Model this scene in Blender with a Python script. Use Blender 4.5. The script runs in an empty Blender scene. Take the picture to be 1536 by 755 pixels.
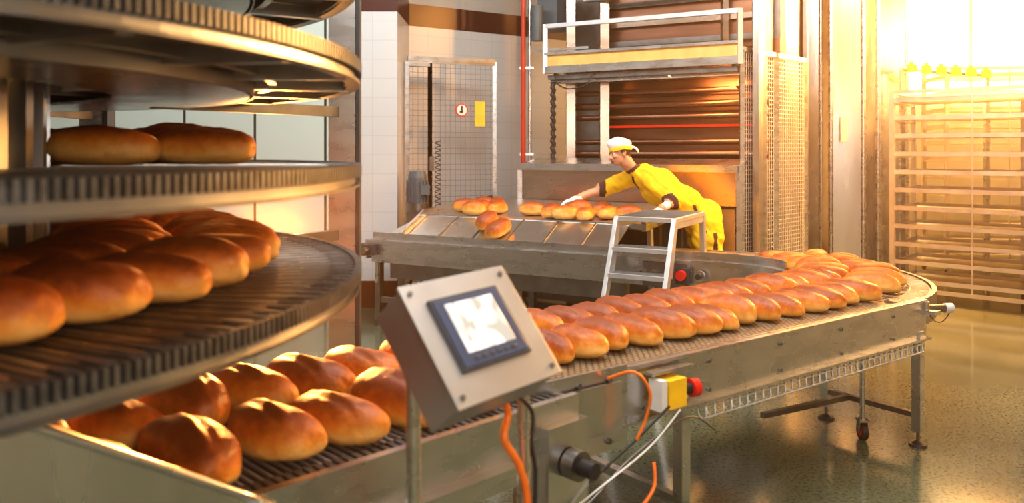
import bpy, math, random
from mathutils import Vector, Matrix, noise
random.seed(7)
S=bpy.context.scene
V=Vector
# ------------------------------------------------------------ materials
def newmat(name):
    m=bpy.data.materials.new(name); m.use_nodes=True
    nt=m.node_tree; b=nt.nodes['Principled BSDF']; return m,nt,b
def mat(name,col,rough=.5,metal=0.,var=.12,scale=8.,bump=0.,coat=0.,emit=None,es=0.,stretch=(1,1,1),spec=None,det=4):
    m,nt,b=newmat(name)
    tc=nt.nodes.new('ShaderNodeTexCoord'); mp=nt.nodes.new('ShaderNodeMapping'); mp.inputs['Scale'].default_value=stretch
    nz=nt.nodes.new('ShaderNodeTexNoise'); nz.inputs['Scale'].default_value=scale; nz.inputs['Detail'].default_value=det
    nt.links.new(tc.outputs['Object'],mp.inputs[0]); nt.links.new(mp.outputs[0],nz.inputs['Vector'])
    r=nt.nodes.new('ShaderNodeValToRGB')
    r.color_ramp.elements[0].position=.3; r.color_ramp.elements[1].position=.7
    r.color_ramp.elements[0].color=[c*(1-var) for c in col]+[1]; r.color_ramp.elements[1].color=[min(1,c*(1+var)) for c in col]+[1]
    nt.links.new(nz.outputs['Fac'],r.inputs[0]); nt.links.new(r.outputs[0],b.inputs['Base Color'])
    b.inputs['Roughness'].default_value=rough; b.inputs['Metallic'].default_value=metal
    if metal>.5:
        mr=nt.nodes.new('ShaderNodeMapRange'); mr.inputs[3].default_value=max(.05,rough-.07); mr.inputs[4].default_value=rough+.09
        nt.links.new(nz.outputs['Fac'],mr.inputs[0]); nt.links.new(mr.outputs[0],b.inputs['Roughness'])
    if bump:
        bp=nt.nodes.new('ShaderNodeBump'); bp.inputs['Strength'].default_value=bump; bp.inputs['Distance'].default_value=.01
        nt.links.new(nz.outputs['Fac'],bp.inputs['Height']); nt.links.new(bp.outputs[0],b.inputs['Normal'])
    b.inputs['Coat Weight'].default_value=coat
    if emit: b.inputs['Emission Color'].default_value=(*emit,1); b.inputs['Emission Strength'].default_value=es
    return m
STEEL=mat('stainless_steel',(.64,.645,.65),.27,1.,.08,5.,.03,stretch=(1,1,3))
SPST=mat('spiral_rim_steel',(.46,.465,.47),.30,1.,.10,5.,.03)
STEELD=mat('dark_steel',(.24,.24,.24),.36,1.,.15,9.,.03)
STEELB=mat('brushed_panel_steel',(.66,.66,.65),.25,1.,.08,1.6,.03,stretch=(3,3,.6))
CHAIN=mat('chain_steel',(.17,.17,.17),.4,.9,.25,30.)
ALU=mat('aluminium',(.66,.67,.68),.38,.75,.05,10.)
BLACK=mat('black_rubber',(.02,.02,.022),.5)
DGREY=mat('dark_grey_plastic',(.05,.055,.065),.4)
MOTOR=mat('motor_paint',(.08,.11,.13),.45)
RED=mat('red_plastic',(.65,.02,.012),.35)
REDP=mat('red_pipe_paint',(.55,.04,.015),.4)
YEL=mat('yellow_plastic',(.85,.52,.02),.4)
YBEAM=mat('yellow_beam_paint',(.80,.50,.16),.5)
ORNG=mat('orange_cable',(.85,.20,.02),.45)
WIRE=mat('galvanised_wire',(.42,.41,.40),.4,.8)
BROWNT=mat('brown_tile_band',(.060,.012,.008),.3)
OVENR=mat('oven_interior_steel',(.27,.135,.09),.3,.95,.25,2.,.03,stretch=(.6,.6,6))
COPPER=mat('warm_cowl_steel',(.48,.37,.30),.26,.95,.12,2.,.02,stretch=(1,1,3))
PAPER=mat('yellow_notice_paper',(.85,.50,.03),.6)
WHITEP=mat('white_plastic',(.7,.7,.68),.5)
CLOTH=mat('yellow_uniform_cloth',(.86,.54,.010),.8,0,.12,14.,.5)
BRCL=mat('brown_trim_cloth',(.07,.025,.02),.85,0,.2,20,.2)
SKIN=mat('skin',(.55,.27,.165),.5,0,.06,12.)
GLOVE=mat('white_glove',(.80,.78,.74),.75,0,.06,40.,.2)
CAPW=mat('white_cap_cloth',(.82,.80,.77),.8,0,.05,30.,.4)
HAIR=mat('dark_brown_hair',(.05,.025,.015),.6,0,.3,60.,.4)
EYEW=mat('eye_white',(.8,.78,.75),.3)
LIP=mat('lips',(.45,.15,.11),.5)
PLASTER=mat('plaster_wall',(.42,.40,.37),.8,0,.08,3.)
WHITEW=mat('white_painted_wall',(.70,.70,.69),.7,0,.05,3.)
CEIL=mat('ceiling_paint',(.62,.62,.61),.8)
SHOE=mat('shoe_leather',(.7,.68,.65),.5)
GLASS=mat('window_daylight',(1,.8,.5),.4,emit=(1.,.66,.26),es=20)
LAMP=mat('lamp_diffuser',(1,1,1),.5,emit=(1,.96,.92),es=7)
WLAMP=mat('added_lamp_glow',(1,.8,.5),.5,emit=(1,.55,.2),es=12)  # glow for the added warm lamps over the racks

def tilemat(name,c1,cm,w,h,rough,scale=1.,mort=.006,bs=.4):
    m,nt,b=newmat(name)
    tc=nt.nodes.new('ShaderNodeTexCoord'); sp=nt.nodes.new('ShaderNodeSeparateXYZ'); cb=nt.nodes.new('ShaderNodeCombineXYZ')
    nt.links.new(tc.outputs['Object'],sp.inputs[0])
    ad=nt.nodes.new('ShaderNodeMath'); ad.operation='ADD'; nt.links.new(sp.outputs['X'],ad.inputs[0]); nt.links.new(sp.outputs['Y'],ad.inputs[1])
    nt.links.new(ad.outputs[0],cb.inputs[0]); nt.links.new(sp.outputs['Z'],cb.inputs[1])
    br=nt.nodes.new('ShaderNodeTexBrick'); br.offset=0 
    br.inputs['Scale'].default_value=1; br.inputs['Brick Width'].default_value=w; br.inputs['Row Height'].default_value=h; br.inputs['Mortar Size'].default_value=mort
    br.inputs['Color1'].default_value=(*c1,1); br.inputs['Color2'].default_value=(*[c*.96 for c in c1],1); br.inputs['Mortar'].default_value=(*cm,1)
    nt.links.new(cb.outputs[0],br.inputs['Vector']); nt.links.new(br.outputs['Color'],b.inputs['Base Color'])
    b.inputs['Roughness'].default_value=rough
    bp=nt.nodes.new('ShaderNodeBump'); bp.invert=True; bp.inputs['Strength'].default_value=bs; bp.inputs['Distance'].default_value=.004
    nt.links.new(br.outputs['Fac'],bp.inputs['Height']); nt.links.new(bp.outputs[0],b.inputs['Normal'])
    return m
TILE=tilemat('white_wall_tile',(.56,.56,.555),(.47,.47,.46),.3,.2,.3,mort=.004,bs=.15)
PANEL=tilemat('pale_wall_panel',(.50,.56,.51),(.03,.035,.03),.74,6.,.35,mort=.014)

def floormat():
    m,nt,b=newmat('terrazzo_floor')
    tc=nt.nodes.new('ShaderNodeTexCoord')
    n1=nt.nodes.new('ShaderNodeTexNoise'); n1.inputs['Scale'].default_value=.9; n1.inputs['Detail'].default_value=5
    n2=nt.nodes.new('ShaderNodeTexNoise'); n2.inputs['Scale'].default_value=55.; n2.inputs['Detail'].default_value=3
    vo=nt.nodes.new('ShaderNodeTexVoronoi'); vo.inputs['Scale'].default_value=26
    for n in (n1,n2,vo): nt.links.new(tc.outputs['Object'],n.inputs['Vector'])
    r1=nt.nodes.new('ShaderNodeValToRGB'); r1.color_ramp.elements[0].position=.3; r1.color_ramp.elements[1].position=.72
    r1.color_ramp.elements[0].color=(.085,.105,.070,1); r1.color_ramp.elements[1].color=(.165,.19,.125,1)
    r2=nt.nodes.new('ShaderNodeValToRGB'); r2.color_ramp.elements[0].position=.38; r2.color_ramp.elements[1].position=.52
    r2.color_ramp.elements[0].color=(.42,.42,.38,1); r2.color_ramp.elements[1].color=(1,1,1,1)
    r3=nt.nodes.new('ShaderNodeValToRGB'); r3.color_ramp.elements[0].position=.05; r3.color_ramp.elements[1].position=.11
    r3.color_ramp.elements[0].color=(.6,.57,.45,1); r3.color_ramp.elements[1].color=(0,0,0,1)
    nt.links.new(n1.outputs['Fac'],r1.inputs[0]); nt.links.new(n2.outputs['Fac'],r2.inputs[0]); nt.links.new(vo.outputs['Distance'],r3.inputs[0])
    mx=nt.nodes.new('ShaderNodeMixRGB'); mx.blend_type='MULTIPLY'; mx.inputs[0].default_value=.8
    nt.links.new(r1.outputs[0],mx.inputs[1]); nt.links.new(r2.outputs[0],mx.inputs[2])
    ad=nt.nodes.new('ShaderNodeMixRGB'); ad.blend_type='ADD'; ad.inputs[0].default_value=.2
    nt.links.new(mx.outputs[0],ad.inputs[1]); nt.links.new(r3.outputs[0],ad.inputs[2]); nt.links.new(ad.outputs[0],b.inputs['Base Color'])
    mr=nt.nodes.new('ShaderNodeMapRange'); mr.inputs[3].default_value=.04; mr.inputs[4].default_value=.22
    nt.links.new(n1.outputs['Fac'],mr.inputs[0]); nt.links.new(mr.outputs[0],b.inputs['Roughness'])
    return m
FLOOR=floormat()

def beltmat():
    m,nt,b=newmat('plastic_mesh_belt')
    tc=nt.nodes.new('ShaderNodeTexCoord'); mp=nt.nodes.new('ShaderNodeMapping'); mp.inputs['Rotation'].default_value=(0,0,math.radians(36.6))
    mp.vector_type='TEXTURE'
    nt.links.new(tc.outputs['Object'],mp.inputs[0])
    br=nt.nodes.new('ShaderNodeTexBrick'); br.offset=.5
    br.inputs['Scale'].default_value=1; br.inputs['Brick Width'].default_value=.032; br.inputs['Row Height'].default_value=.02; br.inputs['Mortar Size'].default_value=.005
    br.inputs['Color1'].default_value=(.50,.40,.28,1); br.inputs['Color2'].default_value=(.44,.35,.24,1); br.inputs['Mortar'].default_value=(.12,.09,.055,1)
    nt.links.new(mp.outputs[0],br.inputs['Vector']); nt.links.new(br.outputs['Color'],b.inputs['Base Color'])
    b.inputs['Roughness'].default_value=.35; b.inputs['Metallic'].default_value=.3
    bp=nt.nodes.new('ShaderNodeBump'); bp.invert=True; bp.inputs['Strength'].default_value=.6; bp.inputs['Distance'].default_value=.004
    nt.links.new(br.outputs['Fac'],bp.inputs['Height']); nt.links.new(bp.outputs[0],b.inputs['Normal'])
    return m
BELT=beltmat()
WBELT=mat('wire_belt',(.28,.25,.22),.38,.85,.25,7.,.1)

def breadmat():
    m,nt,b=newmat('baked_bread_crust')
    tc=nt.nodes.new('ShaderNodeTexCoord'); sp=nt.nodes.new('ShaderNodeSeparateXYZ'); nt.links.new(tc.outputs['Object'],sp.inputs[0])
    nz=nt.nodes.new('ShaderNodeTexNoise'); nz.inputs['Scale'].default_value=13; nz.inputs['Detail'].default_value=8; nz.inputs['Roughness'].default_value=.7; nt.links.new(tc.outputs['Object'],nz.inputs['Vector'])
    oi=nt.nodes.new('ShaderNodeObjectInfo')
    mr=nt.nodes.new('ShaderNodeMapRange'); mr.inputs[1].default_value=.02; mr.inputs[2].default_value=.105; nt.links.new(sp.outputs['Z'],mr.inputs[0])
    a=nt.nodes.new('ShaderNodeMath'); a.operation='MULTIPLY_ADD'; a.inputs[1].default_value=.95; nt.links.new(nz.outputs['Fac'],a.inputs[0]); nt.links.new(mr.outputs[0],a.inputs[2])
    a2=nt.nodes.new('ShaderNodeMath'); a2.operation='MULTIPLY_ADD'; a2.inputs[1].default_value=.30; nt.links.new(oi.outputs['Random'],a2.inputs[0]); nt.links.new(a.outputs[0],a2.inputs[2])
    sb=nt.nodes.new('ShaderNodeMath'); sb.operation='SUBTRACT'; sb.inputs[1].default_value=.56; nt.links.new(a2.outputs[0],sb.inputs[0])
    r=nt.nodes.new('ShaderNodeValToRGB'); e=r.color_ramp.elements
    e[0].position=0; e[0].color=(.70,.37,.10,1); e[1].position=1.; e[1].color=(.24,.048,.005,1)
    x=e.new(.22); x.color=(.84,.48,.14,1); x=e.new(.45); x.color=(.78,.31,.04,1); x=e.new(.66); x.color=(.60,.165,.012,1); x=e.new(.84); x.color=(.40,.09,.007,1)
    nt.links.new(sb.outputs[0],r.inputs[0]); nt.links.new(r.outputs[0],b.inputs['Base Color'])
    b.inputs['Roughness'].default_value=.5; b.inputs['Coat Weight'].default_value=.12; b.inputs['Coat Roughness'].default_value=.32
    n2=nt.nodes.new('ShaderNodeTexNoise'); n2.inputs['Scale'].default_value=34; n2.inputs['Detail'].default_value=8; n2.inputs['Roughness'].default_value=.65; nt.links.new(tc.outputs['Object'],n2.inputs['Vector'])
    bp=nt.nodes.new('ShaderNodeBump'); bp.inputs['Strength'].default_value=.65; bp.inputs['Distance'].default_value=.008
    nt.links.new(n2.outputs['Fac'],bp.inputs['Height']); nt.links.new(bp.outputs[0],b.inputs['Normal'])
    return m
BREAD=breadmat()

# ------------------------------------------------------------ mesh builder
class MB:
    def __init__(s): s.v=[];s.f=[];s.m=[];s.sm=[];s.mats=[]
    def mi(s,m):
        if m not in s.mats: s.mats.append(m)
        return s.mats.index(m)
    def add(s,vs,fs,m,smooth=False):
        o=len(s.v); s.v+= [tuple(v) for v in vs]; k=s.mi(m)
        for f in fs: s.f.append([i+o for i in f]); s.m.append(k); s.sm.append(smooth)
    def box(s,c,size,m,rot=None,rz=0):
        if rot is None:
            cx,cy,cz=c[0],c[1],c[2]; co_,si=math.cos(rz),math.sin(rz); a,b,h=size[0]/2,size[1]/2,size[2]/2
            vs=[(cx+co_*x*a-si*y*b,cy+si*x*a+co_*y*b,cz+z*h) for x in(-1,1) for y in(-1,1) for z in(-1,1)]
        else:
            R=rot; c=V(c)
            vs=[c+R@V((x*size[0]/2,y*size[1]/2,z*size[2]/2)) for x in(-1,1) for y in(-1,1) for z in(-1,1)]
        s.add(vs,[(0,1,3,2),(4,6,7,5),(0,4,5,1),(2,3,7,6),(0,2,6,4),(1,5,7,3)],m)
    def beam(s,p0,p1,w,h,m,up=(0,0,1)):
        p0=V(p0);p1=V(p1);d=(p1-p0); L=d.length; d.normalize(); up=V(up)
        if abs(d.dot(up))>.98: up=V((0,1,0)) if abs(d.y)<.9 else V((1,0,0))
        a=d.cross(up).normalized(); b=a.cross(d).normalized()
        R=Matrix((a,d,b)).transposed(); s.box((p0+p1)/2,(w,L,h),m,rot=R)
    def cyl(s,p0,p1,r,m,r2=None,n=16,smooth=True,cap=True):
        p0=V(p0);p1=V(p1); r2=r if r2 is None else r2; d=(p1-p0).normalized()
        up=V((0,0,1)) if abs(d.z)<.95 else V((1,0,0)); a=d.cross(up).normalized(); b=a.cross(d)
        vs=[];
        for p,rr in((p0,r),(p1,r2)):
            for i in range(n): t=2*math.pi*i/n; vs.append(p+a*rr*math.cos(t)+b*rr*math.sin(t))
        s.add(vs,[(i,(i+1)%n,n+(i+1)%n,n+i) for i in range(n)],m,smooth)
        if cap: s.add(vs,[tuple(range(n-1,-1,-1)),tuple(range(n,2*n))],m)
    def tube(s,pts,r,m,n=8):
        pts=[V(p) for p in pts]
        vs=[]; prev=None
        for i,p in enumerate(pts):
            d=(pts[min(i+1,len(pts)-1)]-pts[max(i-1,0)]).normalized()
            if prev is None:
                up=V((0,0,1)) if abs(d.z)<.9 else V((1,0,0)); a=d.cross(up).normalized()
            else: a=(prev-d*prev.dot(d)).normalized()
            prev=a; b=d.cross(a)
            for k in range(n): t=2*math.pi*k/n; vs.append(p+a*r*math.cos(t)+b*r*math.sin(t))
        fs=[]
        for i in range(len(pts)-1):
            for k in range(n): fs.append((i*n+k,i*n+(k+1)%n,(i+1)*n+(k+1)%n,(i+1)*n+k))
        fs.append(tuple(range(n-1,-1,-1))); fs.append(tuple((len(pts)-1)*n+k for k in range(n)))
        s.add(vs,fs,m,True)
    def ell(s,c,r,m,R=None,nu=20,nv=12):
        c=V(c); R=R or Matrix.Identity(3); vs=[c+R@V((0,0,-r[2]))]
        for j in range(1,nv):
            ph=-math.pi/2+math.pi*j/nv
            for i in range(nu):
                t=2*math.pi*i/nu; vs.append(c+R@V((r[0]*math.cos(ph)*math.cos(t),r[1]*math.cos(ph)*math.sin(t),r[2]*math.sin(ph))))
        vs.append(c+R@V((0,0,r[2]))); fs=[]
        for i in range(nu): fs.append((0,1+(i+1)%nu,1+i))
        for j in range(nv-2):
            for i in range(nu): a=1+j*nu; fs.append((a+i,a+(i+1)%nu,a+nu+(i+1)%nu,a+nu+i))
        a=1+(nv-2)*nu
        for i in range(nu): fs.append((a+i,a+(i+1)%nu,len(vs)-1))
        s.add(vs,fs,m,True)
    def sweep(s,st,prof,m,closed=True,smooth=False):
        n=len(prof); vs=[]
        for (p,d) in st:
            for o,z in prof: vs.append((p[0]+d[0]*o,p[1]+d[1]*o,z))
        fs=[]
        for i in range(len(st)-1):
            for k in range(n if closed else n-1): fs.append((i*n+k,i*n+(k+1)%n,(i+1)*n+(k+1)%n,(i+1)*n+k))
        if closed: fs.append(tuple(range(n-1,-1,-1))); fs.append(tuple((len(st)-1)*n+k for k in range(n)))
        s.add(vs,fs,m,smooth)
    def ring(s,c,prof,m,n=128,smooth=False):
        st=[((c[0],c[1]),(math.cos(2*math.pi*i/n),math.sin(2*math.pi*i/n))) for i in range(n)]
        k_=len(prof);N=n; vs=[(p[0]+d[0]*o,p[1]+d[1]*o,z) for p,d in st for o,z in prof]
        s.add(vs,[(i*k_+k,i*k_+(k+1)%k_,((i+1)%N)*k_+(k+1)%k_,((i+1)%N)*k_+k) for i in range(N) for k in range(k_)],m,smooth)
    def obj(s,name,parent=None,bevel=0):
        me=bpy.data.meshes.new(name)
        me.from_pydata(s.v,[],s.f)
        for m in s.mats: me.materials.append(m)
        me.polygons.foreach_set('material_index',s.m); me.polygons.foreach_set('use_smooth',s.sm); me.update()
        o=bpy.data.objects.new(name,me); S.collection.objects.link(o)
        if parent: o.parent=parent
        if bevel:
            b=o.modifiers.new('bevel','BEVEL'); b.width=bevel; b.segments=2; b.limit_method='ANGLE'
        return o
def empty(name,loc=(0,0,0)):
    o=bpy.data.objects.new(name,None); o.empty_display_size=.2; S.collection.objects.link(o); o.location=loc; return o
def rect(o0,o1,z0,z1): return [(o0,z0),(o1,z0),(o1,z1),(o0,z1)]

# ------------------------------------------------------------ layout frames
H=1.65
C=V((1.40,5.45)); RI=.5; W=.79
d2=V((.875,-.485)).normalized(); n2=V((.485,.875)).normalized()
u=V((.802,.597)).normalized(); n=V((-.597,.802)).normalized()
O2=C+RI*n2+V((.03,0))
def P(s,t,z): q=O2-d2*s+n2*t; return V((q.x,q.y,z))
T0=C-(RI+W/2)*n
def Q(L,o,z): q=T0-u*L+n*o; return V((q.x,q.y,z))
RZ2=math.atan2(d2.y,d2.x); RZ1=math.atan2(u.y,u.x)

# ------------------------------------------------------------ room
def wallseg(name,a,b,z0,z1,m,th=.12,extra=None):
    a=V((a[0],a[1],0));b=V((b[0],b[1],0)); L=(b-a).length; ang=math.atan2(b.y-a.y,b.x-a.x)
    mb=MB(); mb.box((L/2,th/2,(z0+z1)/2),(L,th,z1-z0),m)
    o=mb.obj(name); o.location=a; o.rotation_euler=(0,0,ang); return o
mb=MB(); mb.box((1.5,4,-.05),(16,17,.1),FLOOR); mb.obj('floor')
mb=MB(); mb.box((1.5,4,5.05),(16,17,.1),CEIL); mb.obj('ceiling')
wallseg('wall_left',(-6.4,-4.4),(-6.4,12.4),0,5,WHITEW)
wallseg('wall_front',(-6.4,-4.4),(9.4,-4.4),0,5,WHITEW)
wallseg('wall_right',(9.3,-4.4),(9.3,12.4),0,5,WHITEW)
wallseg('wall_back',(-.2,12.3),(9.4,12.3),0,5,PLASTER)
wallseg('wall_panelled',(-6.4,8.4),(-1.62,8.4),0,5,PANEL)
mb=MB(); mb.box((0,0,1.55),(.42,1.1,3.1),TILE); mb.box((0,0,3.23),(.425,1.105,.26),BROWNT); mb.box((0,0,4.18),(.42,1.1,1.64),PLASTER); 
o=mb.obj('wall_pillar'); o.location=(-1.41,8.92,0)
ta=V((-1.25,9.3)); tb=V((1.9,11.4)); 
wallseg('wall_tiled',ta,tb,0,3.10,TILE); wallseg('wall_tiled_upper',ta,tb,3.36,5,PLASTER); wallseg('trim_1',ta,tb,3.10,3.36,BROWNT,.13)
wallseg('baseboard_tiled',ta+V((.01,-.02)),tb+V((.01,-.02)),0,.22,BROWNT,.1)
wallseg('wall_jog',(1.8,11.3),(1.8,12.3),0,5,PLASTER)
mb=MB(); mb.box((-1.41,8.36,.14),(.43,.03,.28),BROWNT); mb.obj('baseboard_pillar')
mb=MB()
for i in range(3):
    x=6.35+i*1.25
    mb.box((x,12.22,3.55),(1.2,.03,2.2),GLASS)
    for dx in(-.61,.61): mb.box((x+dx,12.19,3.55),(.04,.06,2.3),ALU)
    for dz in(-1.12,1.12): mb.box((x,12.19,3.55+dz),(1.25,.06,.05),ALU)
mb.obj('window_1')
mb=MB()
for i in range(3):
    y=5.0+i*2.2
    mb.box((9.22,y,3.2),(.03,1.8,1.7),GLASS)
    for dy in(-.92,0,.92): mb.box((9.19,y+dy,3.2),(.06,.05,1.8),STEELD)
    for dz in(-.88,0,.88): mb.box((9.19,y,3.2+dz),(.06,1.9,.05),STEELD)
mb.obj('added_window')  # out-of-view glowing panes, added to vary the reflections in the steel
for i,(x,y) in enumerate([(-1.5,1.5),(2.5,1.5),(-1.5,6),(2.2,5),(.5,-2)]):
    mb=MB(); mb.box((0,0,0),(1.6,.35,.06),LAMP); mb.box((0,0,.05),(1.7,.42,.05),WHITEP)
    mb.beam((-.6,0,.05),(-.6,0,.2),.02,.02,STEEL); mb.beam((.6,0,.05),(.6,0,.2),.02,.02,STEEL)
    o=mb.obj('ceiling_lamp'); o.location=(x,y,4.79)
for x,y in((5.2,6.4),(4.0,8.2)):
    mb=MB(); mb.cyl((0,0,0),(0,0,.03),.22,WLAMP,n=24); mb.cyl((0,0,.03),(0,0,.2),.26,STEELD,r2=.08,n=24); mb.cyl((0,0,.2),(0,0,.55),.012,STEELD)
    o=mb.obj('added_warm_lamp'); o.location=(x,y,4.45)  # invented fixtures, hung out of view to go with the orange fill

# ------------------------------------------------------------ bread
def loafmesh(name,L,Wd,Hh,seed,cut=False):
    nu,nv=52,34; vs=[];fs=[]
    rnd=random.Random(seed); sx=rnd.uniform(-.12,.12); bend=rnd.uniform(-.025,.025)
    for j in range(nv+1):
        ph=-math.pi/2+math.pi*j/nv
        for i in range(nu):
            t=2*math.pi*i/nu
            x=math.sin(ph); rr=abs(math.cos(ph))**.66; cy=math.cos(t); cz=math.sin(t)
            y=rr*math.copysign(abs(cy)**.9,cy); z=rr*math.copysign(abs(cz)**.85,cz)
            xx=x*L/2; yy=y*Wd/2*(1+sx*x)+bend*(x*x-.3)
            zz=z*Hh*.60 if z>0 else z*Hh*.40
            p=V((xx,yy,zz)); k=noise.noise(p*9+V((seed*3.1,0,0)))*.06+noise.noise(p*26+V((seed,0,0)))*.035+noise.noise(p*60+V((seed,0,0)))*.012
            p=p*(1+k)
            if cut and p.z>0: 
                w_=max(0,1-(abs(x)/.82)**3); l_=p.y+p.x*.20+.022+.006*noise.noise(V((p.x*30,seed,0)))
                p.z-=.006*math.exp(-(l_/.007)**2)*w_; p.z+=.007*math.exp(-((l_-.018)/.011)**2)*w_
            p.z=max(p.z,-Hh*.36)+Hh*.36
            vs.append(p)
    for j in range(nv):
        for i in range(nu): fs.append((j*nu+i,j*nu+(i+1)%nu,(j+1)*nu+(i+1)%nu,(j+1)*nu+i))
    me=bpy.data.meshes.new(name); me.from_pydata([tuple(v) for v in vs],[],fs); me.materials.append(BREAD)
    me.polygons.foreach_set('use_smooth',[True]*len(fs)); me.update(); return me
LM=[loafmesh('loaf_a',.315,.150,.118,1,True),loafmesh('loaf_b',.30,.156,.124,2,True),loafmesh('loaf_c',.325,.146,.113,5,True),loafmesh('loaf_d',.305,.150,.120,9,False),loafmesh('loaf_e',.31,.154,.116,23,True)]
LR=[loafmesh('roll_a',.20,.135,.12,12),loafmesh('roll_b',.215,.14,.115,14)]
def loaves(items,meshes=LM,scl=1.,jit=.12):
    e=empty('bread_loaves',items[0][0]); 
    for i,(p,a) in enumerate(items):
        o=bpy.data.objects.new('loaf_%d'%(i+1),random.choice(meshes)); S.collection.objects.link(o)
        o.parent=e; o.location=V(p)-V(items[0][0]); sc=random.uniform(.95,1.05)*scl
        o.scale=(sc,sc,sc*random.uniform(.94,1.1)); o.rotation_euler=(random.uniform(-.04,.04),random.uniform(-.03,.03),a+random.uniform(-jit,jit)+random.choice((0,math.pi)))
    return e
ZB=.79
nang=math.atan2(n.y,n.x)
it=[]
L=.02
while L<2.5:
    for o in(.235,-.095):
        it.append((Q(L+random.uniform(-.016,.016)+(0 if o>0 else .06),o+random.uniform(-.03,.03),ZB+.002),nang+.1))
    L+=.173
a=-math.radians(44)
while a<math.radians(46):
    for r in(.68,.99):
        if r>.9 and a>math.radians(38): continue
        aa=a+(0.08 if r>.9 else 0)+random.uniform(-.03,.03)
        it.append((V((C.x+r*math.cos(aa),C.y+r*math.sin(aa),ZB+.002)),aa+random.uniform(-.15,.15)))
    a+=.25
loaves(it,LM,1.02,.16)

# ------------------------------------------------------------ curved conveyor
st=[]
for i in range(9): s=3.4*(1-i/8); q=P(s,0,0); st.append(((q.x,q.y),(n2.x,n2.y)))
a0=math.atan2(n2.y,n2.x); a1=math.atan2(-n.y,-n.x)
for i in range(1,33):
    a=a0+(a1-a0)*i/32; dd=V((math.cos(a),math.sin(a))); q=C+dd*RI; st.append(((q.x,q.y),(dd.x,dd.y)))
for i in range(1,9): q=Q(2.62*i/8,W/2,0); st.append(((q.x,q.y),(-n.x,-n.y)))
curve=st[8:41]; near=st[40:]; far=st[:9]
mb=MB()
mb.sweep(st,rect(.0,W,.76,ZB),BELT)
mb.sweep(st,rect(-.035,-.003,.60,.815),STEEL)
mb.sweep(st[:24],rect(-.012,-.003,.60,.88),STEEL)
mb.sweep(curve,rect(W+.003,W+.03,.66,.81),STEELD)
mb.sweep(curve,rect(W-.12,W-.004,ZB,ZB+.008),CHAIN)
for i in range(70):
    a=a0+(a1-a0)*i/69; dd=V((math.cos(a),math.sin(a))); q=C+dd*(RI+W-.06)
    mb.box((q.x,q.y,ZB+.008),(.10,.012,.014),STEEL,rz=a)
mb.sweep(near,rect(W+.003,W+.012,.755,.815),STEEL)
for i in range(46):
    a=a0+(a1-a0)*i/45; dd=V((math.cos(a),math.sin(a))); p=C+dd*(RI+.01); q=C+dd*(RI+W-.1)
    mb.beam((p.x,p.y,ZB+.001),(q.x,q.y,ZB+.001),.006,.004,CHAIN)
def side(L0,L1,o,z0,z1,th,m): mb.beam(Q(L0,o,(z0+z1)/2),Q(L1,o,(z0+z1)/2),th,z1-z0,m)
side(-.16,2.25,-W/2-.03,.60,.805,.012,STEEL)
side(-.16,2.25,-W/2-.02,.80,.812,.05,STEEL)
side(-.16,2.25,-W/2-.045,.595,.607,.045,STEEL)
mb.beam(Q(-.16,-W/2-.03,.70),Q(-.16,-W/2+.35,.70),.012,.2,STEEL)
side(2.2,2.95,-W/2-.05,.52,.83,.014,STEEL)
side(2.25,2.6,-W/2-.075,.60,.78,.012,STEELB)
for L in (.2,.7,1.2,1.7,2.1): 
    for z in(.64,.76): mb.cyl(Q(L,-W/2-.036,z),Q(L,-W/2-.046,z),.009,STEELD,n=6)
for L in (2.3,2.45,2.7,2.85):
    for z in (.56,.79): mb.cyl(Q(L,-W/2-.057,z),Q(L,-W/2-.07,z),.012,STEELD,n=6)
mb.cyl(Q(-.1,-W/2-.05,.575),Q(1.75,-W/2-.05,.575),.004,ALU,n=6); mb.cyl(Q(-.1,-W/2-.05,.53),Q(1.75,-W/2-.05,.53),.005,ALU,n=6)
L=-.08
while L<1.75:
    mb.tube([Q(L,-W/2-.05,.60),Q(L,-W/2-.055,.54),Q(L+.01,-W/2-.05,.525),Q(L+.02,-W/2-.03,.54),Q(L+.02,-W/2-.02,.59)],.0045,ALU,n=5); L+=.055
def leg(x,y,ztop,w=.05):
    mb.box((x,y,(ztop+.06)/2+.02),(w,w,ztop-.06),STEEL,rz=RZ1)
    mb.cyl((x,y,0.012),(x,y,.08),.01,STEELD,n=8); mb.cyl((x,y,0),(x,y,.014),.05,BLACK,r2=.045); mb.cyl((x,y,.014),(x,y,.03),.035,BLACK,r2=.012)
for L,o in((-.10,-W/2-.02),(-.10,W/2-.25),(1.85,-W/2-.02),(1.85,W/2-.02)):
    q=Q(L,o,0); leg(q.x,q.y,.62)
mb.beam(Q(-.10,-W/2-.02,.17),Q(-.10,W/2-.25,.17),.03,.03,STEELD); mb.beam(Q(1.85,-W/2,.2),Q(1.85,W/2,.2),.04,.04,STEEL)
mb.beam(Q(-.10,0,.17),Q(.6,.1,.17),.03,.03,STEELD)
for L in(.1,.9,1.85,2.5): mb.beam(Q(L,-W/2,.68),Q(L,W/2,.68),.04,.06,STEEL)
mb.sweep(near,rect(.03,W-.03,.60,.615),STEELD)
mb.sweep(curve,rect(.03,W-.03,.64,.655),STEELD)
q=Q(.06,-.18,0); mb.cyl((q.x-.015,q.y,.05),(q.x+.015,q.y,.05),.05,BLACK,n=20); mb.cyl((q.x-.018,q.y,.05),(q.x+.018,q.y,.05),.028,RED,n=16)
mb.box((q.x,q.y,.112),(.055,.06,.012),STEEL); mb.box((q.x-.024,q.y,.08),(.004,.04,.07),STEEL); mb.box((q.x+.024,q.y,.08),(.004,.04,.07),STEEL); mb.cyl((q.x,q.y,.11),(q.x,q.y,.6),.015,STEEL)
def fside(s0,s1,t,z0,z1,th,m): mb.beam(P(s0,t,(z0+z1)/2),P(s1,t,(z0+z1)/2),th,z1-z0,m)
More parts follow.
